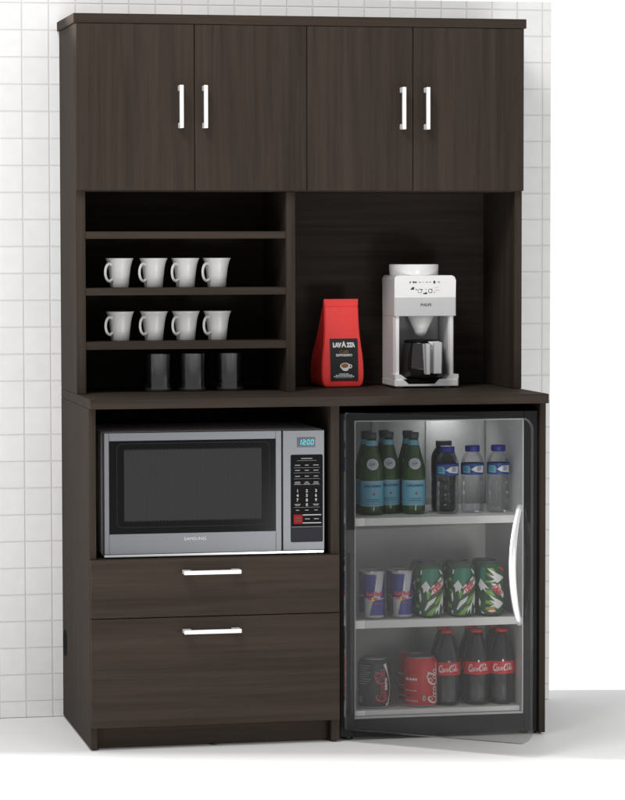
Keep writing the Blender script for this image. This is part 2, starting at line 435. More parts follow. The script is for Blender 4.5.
# perforated screen: fine upright wires with tiny gaps, slightly toothed at the ends
M['mesh'] = mat('grey_screen_wire', (.034, .034, .035), .5, spec=.04)
M['mesh2'] = mat('dark_screen_gap', (.021, .021, .0215), .5, spec=.04)
b = MB(); N = 96; x0, x1 = .0935, .4535
b.box(x0 - .001, x1 + .001, yf + .0024, yf + .0029, .5935, .7750, 'mesh2')
for i in range(N):
    xa = x0 + (x1 - x0) * i / N; wv = (x1 - x0) / N
    e = .0022 if i % 2 else .0
    b.flat([[(xa + wv * .18, .5905 + e), (xa + wv * .88, .5905 + e), (xa + wv * .88, .7785 - e), (xa + wv * .18, .7785 - e)]], 'mesh', on_plane(yf + .0022))
b.build('screen', door, origin=O)
b = MB(); b.flat(text_polys('SAMSUNG', .0112, 0, 0, .058), 'grey', on_plane(yf - .0003, .2775, .5440)); b.build('lettering', door, origin=O)
ow.matrix_parent_inverse = Matrix.Translation(-Vector(O)) if False else Matrix()
ow.location = tuple(-v for v in O)
# control side
b = MB(); b.box(.5105, .6212, yf, -.5397, Z0, Z1, 'steel', .0012)
cp = b.build('control_panel', mw, origin=O)
b = MB()
kx0, kx1 = .5310, .6165
b.prism(rrect(kx0, kx1, .5285, .7575, .004), (yf - .0012, yf - .0002), 'panelblack', 'y')
b.prism([(kx0 + .001, .532), (kx0 + .005, .5295), (kx1 - .001, .5295), (kx1 - .001, .5665), (kx0 + .001, .5665)], (yf - .0018, yf - .0013), 'panelblue', 'y')
pl = on_plane(yf - .0016)
def bar(x, z, w_, h_, k): b.flat([[(x - w_ / 2, z - h_ / 2), (x + w_ / 2, z - h_ / 2), (x + w_ / 2, z + h_ / 2), (x - w_ / 2, z + h_ / 2)]], k, pl)
cols = (.5490, .5738, .5982)
bar(.5738, .7475, .030, .0022, 'ink'); bar(.5738, .742, .052, .0007, 'ink')
for z in (.7300, .7165, .7010, .6855):
    for i, x in enumerate(cols): bar(x, z, (.014, .010, .013)[i] + random.uniform(-.001, .003), .0022, 'ink')
    bar(.5738, z - .0065, .070, .0004, 'midgrey')
for x in cols: bar(x, .6815, .016, .0016, 'ink')
for r, row in enumerate(('123', '456', '789')):
    for i, ch in enumerate(row):
        b.flat(xf(text_polys(ch, .0108, 0, .0004), cols[i], .6630 - r * .0122), 'keyink', pl)
b.flat(xf(text_polys('0', .0108, 0, .0004), cols[1], .6262), 'keyink', pl)
for x in (cols[0], cols[2]): bar(x, .6275, .016, .0018, 'ink'); bar(x, .6245, .012, .0014, 'ink')
bar(.5738, .6195, .070, .0006, 'ink')
for x in cols: bar(x, .6120, .009, .0020, 'ink')
bar(.5505, .5885, .0235, .0240, 'keyred')
bar(.5875, .5995, .049, .0026, 'keyink'); bar(.5875, .5785, .049, .0026, 'keyink')
for x in (.5750, .5990): bar(x, .5890, .013, .0022, 'ink')
pl2 = on_plane(yf - .0019)
b.flat(xf([[(-.007, -.0012), (.007, -.0012), (.007, .0012), (-.007, .0012)]], .5505, .5915), 'bagblack', pl2); b.flat(xf([[(-.008, -.0012), (.008, -.0012), (.008, .0012), (-.008, .0012)]], .5505, .5845), 'bagblack', pl2)
bar(.5738, .5683, .082, .0012, 'ink')
b.build('keypad', cp, origin=O)
b = MB(); b.box(.5480, .5965, yf - .0010, yf - .0002, .7770, .8030, 'lcd')
SEG = {'1': 'bc', '2': 'abged', '0': 'abcdef'}
def seven(ch, x, z, w_, h_):
    t = .0022; ps = []; H = h_ / 2
    R = {'a': (0, w_, h_ - t, h_), 'g': (0, w_, H - t / 2, H + t / 2), 'd': (0, w_, 0, t), 'b': (w_ - t, w_, H + .0006, h_ - .0006), 'c': (w_ - t, w_, .0006, H - .0006), 'f': (0, t, H + .0006, h_ - .0006), 'e': (0, t, .0006, H - .0006)}
    for s in SEG[ch]:
        a, c, d, e = R[s]; ps.append([(x + a + .12 * d, z + d), (x + c + .12 * d, z + d), (x + c + .12 * e, z + e), (x + a + .12 * e, z + e)])
    return ps
for ch, x in (('1', .5510), ('2', .5618), ('0', .5735), ('0', .5838)):
    b.flat(seven(ch, x, .7832, .0080, .0140), 'lcdon', on_plane(yf - .0014))
for z in (.7872, .7925): b.flat([[(.5712, z), (.5726, z), (.5726, z + .0014), (.5712, z + .0014)]], 'lcdon', on_plane(yf - .0014))
b.build('display', cp, origin=O)
b = MB(); b.box(.0400, .6205, -.548, -.536, .4985, .5062, 'can', .001); b.build('base_trim', mw, origin=O)
for x in (.06, .60):
    for y in (-.52, -.22):
        b = MB(); b.lathe([(.011, .4957), (.012, .5035)], 'black', x, y, 14); b.build('foot', mw, origin=O)

# ------------------------------------------------------------------ fridge
frg = thing('mini_fridge', 'black undercounter drinks fridge with its smoked glass door swung half open', 'fridge', (.93, -.3, 0))
O = (.93, -.3, 0)
fy = -.553
ix0, ix1, iz0, iz1, iy = .7020, .1630 + 1., .0560, .8440, -.175
b = MB()
b.box(.6620, ix0, fy, -.05, .010, .8645, 'fridgeblack', .0015); b.box(ix1, 1.2005, fy, -.05, .010, .8645, 'fridgeblack', .0015)
b.box(ix0 + .0001, ix1 - .0001, fy + .0003, -.05, iz1, .8642, 'fridgeblack', .0008); b.box(ix0 + .0001, ix1 - .0001, fy + .0003, -.05, .0103, iz0, 'fridgeblack', .0008)
b.box(ix0 + .0001, ix1 - .0001, iy + .004, -.052, iz0, iz1, 'fridgeblack')
for x in (.69, 1.17):
    for y in (-.52, -.09): b.lathe([(.014, 0), (.014, .0102)], 'black', x, y, 14)
b.build('body', frg, origin=O)
b = MB(); t = .003
b.box(ix0, ix0 + t, fy + .004, iy, iz0, iz1, 'liner'); b.box(ix1 - t, ix1, fy + .004, iy, iz0, iz1, 'liner')
b.box(ix0 + t, ix1 - t, fy + .0045, iy, iz1 - t, iz1 - .0002, 'liner'); b.box(ix0 + t, ix1 - t, iy, iy + .0035, iz0 + .0002, iz1 - t, 'liner')
b.box(ix0 + t, ix1 - t, fy + .0045, iy, iz0 + .0002, iz0 + .0040, 'liner')
for x in (.842, .995, 1.148): b.box(x - .008, x + .008, iy - .006, iy + .0002, .60, iz1 - t - .001, 'liner', .003, 2)
b.build('liner', frg, origin=O)
b = MB(); b.box(.97, 1.09, -.265, -.190, iz1 - t - .0085, iz1 - t - .0003, 'lens', .002, 2); b.build('lamp_lens', frg, origin=O)
for z0, z1 in ((.5645, .5850), (.2925, .3135), (.0605, .0740)):
    b = MB(); b.box(ix0 + t + .0005, ix1 - t - .0005, -.521, iy - .002, z1 - .006, z1, 'shelf', .0008)
    b.box(.7355, 1.1590, -.530, -.5212, z0 if z0 > .1 else .0530 + .008, z1, 'shelf', .001)
    s = b.build('shelf', frg, origin=O)
    b = MB(); b.box(.7085, .7350, -.532, -.5212, z0 if z0 > .1 else .061, z1 + .0005, 'shelfcap', .001); b.build('end_cap', s, origin=O)
b = MB(); b.box(.6745, .6915, fy - .0060, fy - .0002, .068, .4960, 'strip', .001); b.build('drawer_shade_strip', frg, origin=O)  # black strip put in for the drawers' shadow on the fridge face
# smoked glass door turned about its left edge
A = math.radians(-40)
hinge = Vector((.676, -.566, 0)); L = .534
b = MB()
poly = [(0, .038), (.004, .034)] + arc(L - .030, .066, .030, .030, -90, 0, 10) + arc(L - .030, .837, .030, .030, 0, 90, 10) + [(.004, .867), (0, .863)]
b.prism(poly, (-.016, 0.), 'doorglass', 'y', bev=.0025)
gd = b.build('glass_door', frg); gd.location = hinge - Vector(O); gd.rotation_euler = (0, 0, A)
b = MB()
pts = []; n = 20; ux = .506
zA, zB = .3450, .6450
for i in range(n + 1):
    f = i / n; bow = math.sin(PI * f) ** .8
    pts.append((ux, -.020 - .046 * bow, zA + (zB - zA) * f))
rx = [.0045 + .0050 * math.sin(PI * min(max(i / n, .06), .94)) ** .4 for i in range(n + 1)]
b.tube(pts, rx, .0075, 'steelbar', 12, Vector((0, 1, 0)))
for z in (zA + .010, zB - .010): b.tube([(ux, -.032, z), (ux, -.0155, z)], .006, .006, 'steelbar', 10)
b.build('handle', gd)

# ------------------------------------------------------------------ mugs
def make_mug(label, loc, rz):
    t = thing('coffee_mug', label, 'mug', loc, rz, 'white coffee mugs on the shelves')
    H = .0785
    outer = [(.0230, 0), (.0245, .0010), (.0258, .015), (.0276, .033), (.0296, .050), (.0320, .062), (.0347, .0715), (.0378, .0778)]
    inner = [(.0375, .0787), (.0364, .0780), (.0338, .0705), (.0300, .058), (.0265, .040), (.0240, .018), (.0220, .0060), (.0010, .0050)]
    b = MB(); b.lathe(outer + inner, 'porcelain', n=44); b.build('body', t)
    b = MB(); pts = []
    for i in range(19):
        a = math.radians(62 + (298 - 62) * i / 18)
        pts.append((-.0385 + .0165 * math.cos(a) * .95, 0, .0405 + .0235 * math.sin(a)))
    pts = [(-.0275, 0, .060)] + pts + [(-.0255, 0, .0215)]
    b.tube(pts, .0042, .0026, 'porcelain', 12, Vector((0, 1, 0))); b.build('handle', t)
    return t
RZ = math.radians(38)
spots = [(.1275, -.245, 1.1905), (.2195, -.245, 1.1905), (.3060, -.245, 1.1905), (.3915, -.245, 1.1905),
         (.1300, -.235, 1.0480), (.2215, -.235, 1.0480), (.3085, -.235, 1.0480), (.3945, -.235, 1.0480)]
order = ('leftmost', 'second from the left', 'third from the left', 'rightmost')
mug0 = None
for i, s in enumerate(spots):
    lab = 'white flared mug, %s of the four on the %s row of mugs' % (order[i % 4], 'upper' if i < 4 else 'lower')
    if mug0 is None: mug0 = make_mug(lab, s, RZ)
    else: copy_thing(mug0, lab, s, RZ + random.uniform(-.04, .04))

# ------------------------------------------------------------------ dark tumblers
def make_tumbler(label, loc):
    t = thing('glass_tumbler', label, 'glass', loc, 0, 'smoked tumblers on the countertop')
    b = MB(); b.lathe([(.0345, 0), (.0368, .002), (.0372, .010), (.0362, .0135), (.0366, .05), (.0374, .098), (.0376, .1012)], 'tumbler', n=48, caps=False)
    b.lathe([(.0001, .0008), (.0345, .0006)], 'tumbler', n=48, caps=False); b.build('body', t)
    b = MB(); b.lathe([(.0005, .0150), (.0150, .0160), (.0245, .0195), (.0305, .0270), (.0335, .0400), (.0345, .0800), (.0350, .1000)], 'innercup', n=44, caps=False); b.lathe([(.0350, .1000), (.0362, .1014), (.0376, .1012)], 'tumblerrim', n=44, caps=False); b.build('inner_cup', t)
    b = MB(); b.lathe([(.0374, .0015), (.0381, .004), (.0381, .0075), (.0372, .0105)], 'tumblerrim', n=44, caps=False); b.build('base_ring', t)
    return t
g0 = make_tumbler('dark smoked tumbler, leftmost of the three under the lowest shelf', (.2345, -.215, .9105))
copy_thing(g0, 'dark smoked tumbler, middle of the three under the lowest shelf', (.3290, -.215, .9105), .6)
copy_thing(g0, 'dark smoked tumbler, rightmost of the three, nearest the divider', (.4320, -.210, .9105), 1.3)

# ------------------------------------------------------------------ coffee bag
bag = thing('coffee_bag', 'upright red bag of espresso coffee with a black label on the countertop', 'coffee bag', (.757, -.10, .9106), .10)
b = MB()
# rows: z, half width, front y, back y, gusset pinch of the sides
rows = [(0, .0480, -.038, .046, .0), (.003, .0535, -.043, .053, .0), (.010, .0580, -.046, .059, .001), (.024, .0605, -.0468, .063, .003), (.045, .0610, -.0462, .063, .005), (.070, .0600, -.0450, .060, .008), (.095, .0575, -.0434, .053, .011), (.118, .0545, -.0415, .043, .012), (.140, .0522, -.039, .031, .011), (.165, .0508, -.0365, .018, .009), (.190, .0502, -.034, .006, .006), (.212, .0500, -.032, -.006, .003), (.2215, .0500, -.0312, -.0125, .0015), (.2225, .0496, -.0300, -.0130, .0010), (.2235, .0500, -.0310, -.0135, .0010), (.236, .0501, -.0295, -.021, .0004), (.243, .0501, -.0285, -.0245, .0)]
def rowat(z):
    for A_, B_ in zip(rows, rows[1:]):
        if A_[0] <= z <= B_[0]:
            f_ = (z - A_[0]) / (B_[0] - A_[0]); return [A_[i] + (B_[i] - A_[i]) * f_ for i in range(5)]
    return rows[-1]
rings = []; rnd = random.Random(3)
zs = sorted({r[0] for r in rows} | {.02, .045, .075, .1025, .1275, .1525, .1775, .2015})
for z in zs:
    z, hw, yf_, yb_, gs = rowat(z)
    ym = (yf_ + yb_) / 2; c = min(.0035, (yb_ - yf_) * .25)
    wob = lambda a: rnd.uniform(-a, a) if .01 < z < .235 else 0.
    ring = [(-hw + c, yf_), (-hw * .5, yf_ - .0016), (0, yf_ - .0022), (hw * .5, yf_ - .0016), (hw - c, yf_), (hw, yf_ + c)]
    ring += [(hw - gs * .45 + wob(.0007), yf_ + (yb_ - yf_) * .28), (hw - gs, ym), (hw - gs * .45 + wob(.0007), yf_ + (yb_ - yf_) * .72), (hw, yb_ - c), (hw - c, yb_), (0, yb_ + .002), (-hw + c, yb_), (-hw, yb_ - c)]
    ring += [(-hw + gs * .45 + wob(.0010), yf_ + (yb_ - yf_) * .72), (-hw + gs + wob(.0006), ym), (-hw + gs * .45 + wob(.0010), yf_ + (yb_ - yf_) * .28), (-hw, yf_ + c)]
    rings.append([b.bm.verts.new((x, y, z)) for x, y in ring])
fs = []
for j_ in range(len(rings) - 1):
    m = len(rings[j_])
    for i in range(m): fs.append(b.bm.faces.new((rings[j_][i], rings[j_][(i + 1) % m], rings[j_ + 1][(i + 1) % m], rings[j_ + 1][i])))
fs.append(b.bm.faces.new(rings[0][::-1])); fs.append(b.bm.faces.new(rings[-1]))
bmesh.ops.recalc_face_normals(b.bm, faces=fs); b._fin(fs, 'bagred', True)
bd = b.build('pouch', bag); bd.data.set_sharp_from_angle(angle=math.radians(35))
def bagy(z):
    for j in range(len(rows) - 1):
        if rows[j][0] <= z <= rows[j + 1][0]:
            f = (z - rows[j][0]) / (rows[j + 1][0] - rows[j][0]); return rows[j][2] + (rows[j + 1][2] - rows[j][2]) * f - .0024
    return -.04
def onbag(off): return lambda u, v: (u, bagy(v) - off, v)
b = MB(); cx = .0028; BX0, BX1, BZ0, BZ1 = -.0372, .0428, .0185, .1345
b.flat([[(BX0, BZ0), (BX1, BZ0), (BX1, BZ1), (BX0, BZ1)]], 'bagblack', onbag(.0012), .01, .01)
S = onbag(.0017)
b.flat(xf(text_polys('LAV', .0158, .0, .0014, .0255), cx - .0195, .1170), 'inkwhite', S, None, .01)
b.flat(xf(text_polys('A', .0205, .0, .0013, .0140), cx - .0005, .1188), 'inkwhite', S)
b.flat(xf(text_polys('ZZA', .0158, .0, .0014, .0250), cx + .0195, .1170), 'inkwhite', S, None, .01)
b.flat(xf(text_polys('Caffè', .0120, .25, .0002, .026), cx, .0985), 'gold', S)
b.flat(xf(text_polys('ESPRESSO', .0090, 0, .0003, .047), cx, .0890), 'inkwhite', S)
b.flat([ellipse(cx + .002, .0585, .0145, .0095)], 'inkwhite', S, None, .01)
b.flat([[(cx - .0115, .0585), (cx + .0155, .0585), (cx + .0105, .0470), (cx + .003, .0450), (cx - .0055, .0475)]], 'inkwhite', onbag(.0018))
b.flat(ribbon(arc(cx + .016, .0580, .0055, .0045, -110, 110, 8), .0025), 'inkwhite', onbag(.0018))
b.flat([ellipse(cx + .0012, .0600, .0105, .0062)], 'coffee', onbag(.0023))
for z, w_ in ((.0375, .030), (.0340, .050), (.0303, .062), (.0265, .052)):
    x = cx - w_ / 2
    while x < cx + w_ / 2 - .002:
        l_ = random.uniform(.003, .008); b.flat([[(x, z - .0010), (min(x + l_, cx + w_ / 2), z - .0010), (min(x + l_, cx + w_ / 2), z + .0010), (x, z + .0010)]], 'ink' if z < .027 else 'inkwhite', S); x += l_ + .0012
b.build('label', bag)

# ------------------------------------------------------------------ coffee maker
cm = thing('coffee_maker', 'white drip coffee maker with grey band and bean hopper on the countertop', 'coffee maker', (.9755, -.165, .9106))
O = (.9755, -.165, .9106)
x0, x1, yf_, yb_ = .8885, 1.0618, -.2250, -.0780
def outline(x0, x1, yf, yb, r, rb=.012, n=6):
    return arc(x1 - r, yf + r, r, r, -90, 0, n) + arc(x1 - rb, yb - rb, rb, rb, 0, 90, 3) + arc(x0 + rb, yb - rb, rb, rb, 90, 180, 3) + arc(x0 + r, yf + r, r, r, 180, 270, n)
b = MB(); b.prism([(x0, 1.1085), (x1, 1.1085)] + arc(x1 - .012, 1.2070, .012, .012, 0, 90, 6) + arc(x0 + .010, 1.2090, .010, .010, 90, 180, 6), (yf_, yb_), 'white', 'y', False, .0035, 2)
head = b.build('head', cm, origin=O)
b = MB(); b.prism(outline(x0 + .0004, x1 + .0008, yf_ - .0014, yf_ + .03, .005, .004, 4), (1.1078, 1.1588), 'grey', 'z', False, .0006, 1)
band = b.build('front_band', cm, origin=O)
b = MB(); b.flat(text_polys('PHILIPS', .0105, 0, .0003, .0310), 'inkdark', on_plane(yf_ - .0015, .977, 1.1385)); b.build('lettering', band, origin=O)
b = MB(); b.lathe([(.066, 1.2185), (.0675, 1.2210), (.0685, 1.2470), (.0680, 1.2490), (.062, 1.2494)], 'white', .959, -.158, 40); 
hp = b.build('bean_hopper', cm, origin=O)
b = MB()  # printed marks and dials of the control fascia
pl = on_plane(yf_ - .0005)
def mark(x, z, w_, h_, k='inkdark'): b.flat([[(x - w_ / 2, z - h_ / 2), (x + w_ / 2, z - h_ / 2), (x + w_ / 2, z + h_ / 2), (x - w_ / 2, z + h_ / 2)]], k, pl)
for x, w_, h_, k in ((.9325, .004, .004, 'inkdark'), (.9420, .005, .005, 'inkdark'), (.9480, .005, .004, 'inkdark'), (.9595, .006, .0022, 'ink'), (.9690, .003, .002, 'ink'), (.9790, .005, .0024, 'ink'), (.9885, .005, .0022, 'ink'), (1.0005, .0055, .0075, 'inkdark'), (1.0130, .006, .003, 'ink')): mark(x, 1.2005, w_, h_, k)
b.flat([[(.9325, 1.1800), (.9430, 1.1800), (.9440, 1.1870), (.9385, 1.1875)]], 'inkdark', pl)
mark(.9495, 1.1805, .004, .002); mark(.9665, 1.1805, .003, .0025, 'ink'); mark(.9770, 1.1810, .003, .002, 'ink')
for x in (.9595, .9890): b.flat(ribbon(arc(x, 1.1765, .0056, .0052, 0, 360, 18), .0015), 'ink' if x < .97 else 'inkdark', pl); mark(x + .004, 1.1800, .003, .003)
mark(.9745, 1.1695, .011, .0032); mark(.9770, 1.1705, .004, .005)
b.flat(ribbon([(1.001, 1.178), (1.016, 1.178)], .0008), 'ink', pl); b.flat(ribbon([(1.001, 1.187), (1.006, 1.184), (1.012, 1.188)], .0008), 'ink', pl)
mark(1.0005, 1.172, .003, .003, 'ink')
b.build('control_marks', head, origin=O)
b = MB()  # tower: back greyed to paint in the recess shade, plus two cheeks
b.box(x0 + .0168, x1 - .0204, -.1200, yb_ - .004, .920, 1.1080, 'midgrey', .004, 2)
b.prism([(x0 + .0005, -.205), (x0 + .005, -.219), (x0 + .0135, -.221), (x0 + .0165, -.213), (x0 + .0165, -.080), (x0 + .0005, -.080)], (.935, 1.1078), 'white', 'z')
b.prism([(x1 - .0200, -.080), (x1 - .0200, -.213), (x1 - .017, -.221), (x1 - .007, -.219), (x1 - .001, -.205), (x1 - .001, -.080)], (.935, 1.1078), 'white', 'z')
b.build('tower', cm, origin=O)
b = MB()  # base with raised corners at the front
b.prism([(x0 - .001, -.2300), (x0 + .004, -.236), (x1 + .002, -.236), (x1 + .0065, -.2300), (x1 + .0055, -.080), (x0, -.080)], (.9150, .9350), 'white', 'z', False, .003, 2)
b.prism([(x0 - .0005, .9350), (x0 - .0005, .9480), (x0 + .016, .9480), (x0 + .034, .9350)], (-.2325, -.18), 'white', 'y')
b.prism([(x1 - .030, .9350), (x1 - .018, .9480), (x1 + .0055, .9480), (x1 + .0055, .9350)], (-.2325, -.18), 'white', 'y')
b.prism([(.9115, .9352), (.9255, .9225), (.9985, .9225), (1.0115, .9352)], (-.2368, -.2362), 'panelblack', 'y'); b.prism([(.9115, -.2367), (1.0115, -.2367), (1.0180, -.17), (.9050, -.17)], (.9352, .9356), 'panelblack', 'z')  # flush dark plates painted in for the shaded recess of the base
b.build('base', cm, origin=O)
b = MB(); b.lathe([(.0565, .9352), (.0560, .9385), (.001, .9386)], 'panelblack', .975, -.185, 36); b.build('hot_plate', cm, origin=O)
for x in (.905, 1.038):
    for y in (-.215, -.12):
        b = MB(); b.lathe([(.009, .9108), (.010, .9152)], 'midgrey', x, y, 14); b.build('foot', cm, origin=O)
b = MB(); b.lathe([(.0130, 1.0540), (.0185, 1.0655), (.0190, 1.0680), (.0375, 1.1079)], 'white', .9735, -.178, 36); b.lathe([(.002, 1.0500), (.0075, 1.0515), (.0105, 1.0560), (.0120, 1.0600)], 'white', .9735, -.178, 24)
b.build('brew_cone', cm, origin=O)
# carafe stands on the hot plate and lifts out
cf = thing('coffee_carafe', 'dark glass carafe with a grey handle inside the white coffee maker', 'carafe', (.9745, -.193, .9390))
b = MB(); b.lathe([(.0520, 0), (.0560, .003), (.0585, .012), (.0590, .030), (.0570, .060), (.0530, .085), (.0500, .094), (.0490, .1000), (.0475, .1000), (.0480, .094), (.0500, .085), (.0550, .055), (.0560, .012), (.050, .004)], 'carafeglass', n=44); b.build('jug', cf)
b = MB(); b.lathe([(.0500, .0955), (.0505, .1000), (.0460, .1022), (.001, .1028)], 'panelblack', n=40); b.build('lid', cf)
b = MB()
rz = Matrix.Rotation(.05, 4, 'Z')
b.prism([(-.014, .093), (.034, .1000), (.0365, .0945), (.0335, .015), (-.0095, .012)], (-.0660, -.0560), 'grey', 'y', False, .0015, 1)
b.prism([(-.012, .094), (.0, .094), (.0, .0105), (-.0095, .0105)], (-.0900, -.0665), 'grey', 'y', False, .0015, 1)
b.prism([(-.001, .100), (.030, .101), (.014, .086)], (-.0700, -.0662), 'white', 'y')
b.prism([(.010, .097), (.032, .099), (.031, .013), (.010, .013)], (-.0950, -.0830), 'grey', 'y', False, .0015, 1)
b.build('handle', cf)
b = MB()
for a0 in (-.93, .86):
    b.flat([[(a0 * .057 - .0035, .012), (a0 * .057 + .0035, .010), (a0 * .055 + .003, .088), (a0 * .055 - .003, .090)]], 'brown', on_cyl(lambda z: .0595 if z < .04 else .0595 - (z - .04) * .16, .0006), .004, .01)
b.build('amber_reflex', cf) if False else b.bm.free()

# ------------------------------------------------------------------ bottles and cans
def rfun(prof):
    def f(z):
        for (r0, z0), (r1, z1) in zip(prof, prof[1:]):
            if z1 > z0 and z0 <= z <= z1: return r0 + (r1 - r0) * (z - z0) / (z1 - z0)
        return prof[0][0] if z < prof[0][1] else prof[-1][0]
    return f
def band(b, rf, off, z0, z1, k, a0=-180, a1=180, n=36):
    """label strip hugging a round wall between two bearings (degrees)"""
    A0, A1 = math.radians(a0), math.radians(a1); zs = [z0 + (z1 - z0) * i / 4 for i in range(5)]
    G = [[b.bm.verts.new(((rf(z) + off) * math.sin(A0 + (A1 - A0) * i / n), -(rf(z) + off) * math.cos(A0 + (A1 - A0) * i / n), z)) for i in range(n + 1)] for z in zs]
    fs = [b.bm.faces.new((G[j][i], G[j][i + 1], G[j + 1][i + 1], G[j + 1][i])) for j in range(4) for i in range(n)]
    b._fin(fs, k, True)

def star(cx, cy, r): return [(cx + (r if i % 2 == 0 else r * .42) * math.sin(PI * i / 5), cy + (r if i % 2 == 0 else r * .42) * math.cos(PI * i / 5)) for i in range(10)]

# green mineral water bottles
def make_green(label, loc):
    t = thing('mineral_water_bottle', label, 'bottle', loc, 0, 'green water bottles on the top fridge shelf')
    prof = [(.0275, 0), (.0305, .003), (.0310, .010), (.0310, .105), (.0303, .120), (.0275, .138), (.0215, .160), (.0158, .180), (.0132, .194), (.0128, .203)]
    rf = rfun(prof)
    b = MB(); b.lathe(prof, 'greenglass', n=36); b.build('body', t)
    b = MB(); b.lathe([(.0126, .2032), (.0140, .2040), (.0143, .2165), (.0130, .2180)], 'capgrey', n=28); b.build('cap', t)
    b = MB(); band(b, rf, .0004, .0235, .0915, 'bluelabel', -175, 175)
    m = on_cyl(rf, .0008); c = FACE * .031 + .004
    b.flat(xf(text_polys('S.PELLEGRINO', .0080, .12, .0003, .0500), c, .0775), 'navyink', m, .004)
    b.flat([star(c + .002, .0565, .0052)], 'inkred', m, .004)
    for z in (.0420, .0365): b.flat([[(c - .016, z), (c + .016, z), (c + .016, z + .0013), (c - .016, z + .0013)]], 'navyink', m, .004)
    for z in (.0245, .0885): b.flat([[(c - .055, z), (c + .055, z), (c + .055, z + .0016), (c - .055, z + .0016)]], 'badge', m, .004)
    b.build('label', t)
    b = MB(); m = on_cyl(rf, .0008); c = FACE * .029 + .003
    b.flat([ellipse(c, .1355, .0165, .0150)], 'badge', m, .003, .004)
    m = on_cyl(rf, .0012); b.flat(ribbon(ellipse(c, .1355, .0135, .0120) + [(c + .0135, .1355)], .0010), 'inkwhite', m, .003, .004)
    b.flat(xf(text_polys('S.P', .0085, .15, .0002, .012), c, .1355), 'navyink', m, .003)
    b.build('badge', t)
    b = MB(); band(b, rf, .0004, .1840, .1975, 'bluelabel'); b.build('neck_label', t)
    return t
zg = .5853
gb0 = make_green('green glass water bottle with pale blue label, leftmost in the front row', (.7760, -.430, zg))
copy_thing(gb0, 'green glass water bottle with pale blue label, squeezed in the middle of its row', (.8300, -.398, zg))
copy_thing(gb0, 'green glass water bottle with blue label, brightest, nearest the clear water bottles', (.8920, -.428, zg))
for lab, x, y in (('green glass bottle behind the leftmost green water bottle, mostly hidden', .776, -.364), ('green glass bottle behind the middle green water bottle, mostly hidden', .8330, -.333), ('green glass bottle whose neck shows left of the brightest green bottle', .8920, -.362)):
    copy_thing(gb0, lab, (x, y, zg))

# clear water bottles
def make_water(label, loc, dark=False):
    t = thing('plastic_bottle', label, 'bottle', loc, 0, None if dark else 'clear water bottles on the top fridge shelf')
    k = 'darkdrink' if dark else 'water'; s = 1.1 if dark else 1.
    prof = [(.0240, 0), (.0285, .003), (.0300, .010), (.0300, .030), (.0288, .034), (.0300, .038), (.0300, .052), (.0288, .056), (.0300, .060), (.0296, .078), (.0286, .082), (.0298, .086), (.0304, .103), (.0304, .134), (.0298, .140), (.0272, .149), (.0228, .157), (.0188, .1625), (.0182, .1655)]
    if dark: prof = [(r * 1.12, z * 1.06) for r, z in prof]
    rf = rfun(prof); H = prof[-1][1]
    b = MB(); b.lathe(prof, k, n=40); b.build('body', t)
    b = MB(); cr = [(.0184, H - .001), (.0198, H + .0005), (.0200, H + .0125), (.0190, H + .0150)]
    b.lathe([(r * (1.1 if dark else 1), z) for r, z in cr], 'capgrey' if dark else 'capblue', n=32); b.build('cap', t)
    if not dark:
        b = MB(); band(b, rf, .0005, .1035, .1335, 'labelblue')
        m = on_cyl(rf, .0010); c = FACE * .03
        b.flat([[(c - .030, .1085), (c - .008, .1085), (c - .006, .119), (c - .010, .1275), (c - .030, .1275)]], 'teal', m, .003)
        b.flat([[(c - .005, .1180), (c + .006, .1115), (c + .034, .1080), (c + .034, .1275), (c + .008, .1265)]], 'canwhite', m, .003)
        m = on_cyl(rf, .0014)
        for q, (za, w_) in enumerate(((.1235, .012), (.1195, .014), (.1155, .011))): b.flat([[(c + .011, za - .001), (c + .011 + w_, za - .001), (c + .011 + w_, za + .001), (c + .011, za + .001)]], 'labelblue', m, .003)
        for za in (.1235, .1190, .1145): b.flat([[(c - .026, za - .0008), (c - .013, za - .0008), (c - .013, za + .0008), (c - .026, za + .0008)]], 'labelblue', m, .003)
        b.build('label', t)
    return t
wb0 = make_water('clear water bottle with blue cap in front of the dark bottle', (.9795, -.448, zg))
copy_thing(wb0, 'clear water bottle with blue cap, middle of the three clear ones', (1.0530, -.434, zg))
copy_thing(wb0, 'clear water bottle with blue cap, beside the right fridge wall', (1.1240, -.436, zg))
make_water('smoky dark bottle with dark cap, half hidden behind a clear water bottle', (.9890, -.374, zg), True)

# cans
def can_profile(r, h, neck=.78, sh=.10):
    return [(r * .80, 0), (r * .86, h * .012), (r * .97, h * .045), (r, h * .07), (r, h * (1 - sh)), (r * (neck + .10), h * (1 - sh * .35)), (r * neck, h * (1 - .018)), (r * (neck + .02), h * (1 - .004)), (r * neck, h), (r * (neck - .06), h - .0035), (.001, h - .0035)]
def can_body(t, r, h, body_k, neck=.78, sh=.10, bandk='can'):
    prof = can_profile(r, h, neck, sh)
    nk = body_k if bandk == 'dgreen' else 'lid'
    ks = [bandk, bandk, body_k, body_k, body_k, body_k, nk, nk, 'lid', 'lid']
    b = MB(); b.lathe(prof, body_k, n=40, mats=ks); 
    return b, rfun(prof[:8])
def tab(t, h):
    b = MB(); b.prism(ellipse(0, .004, .006, .010, 16), (h - .0033, h - .0018), 'lid', 'z'); b.build('ring_pull', t)

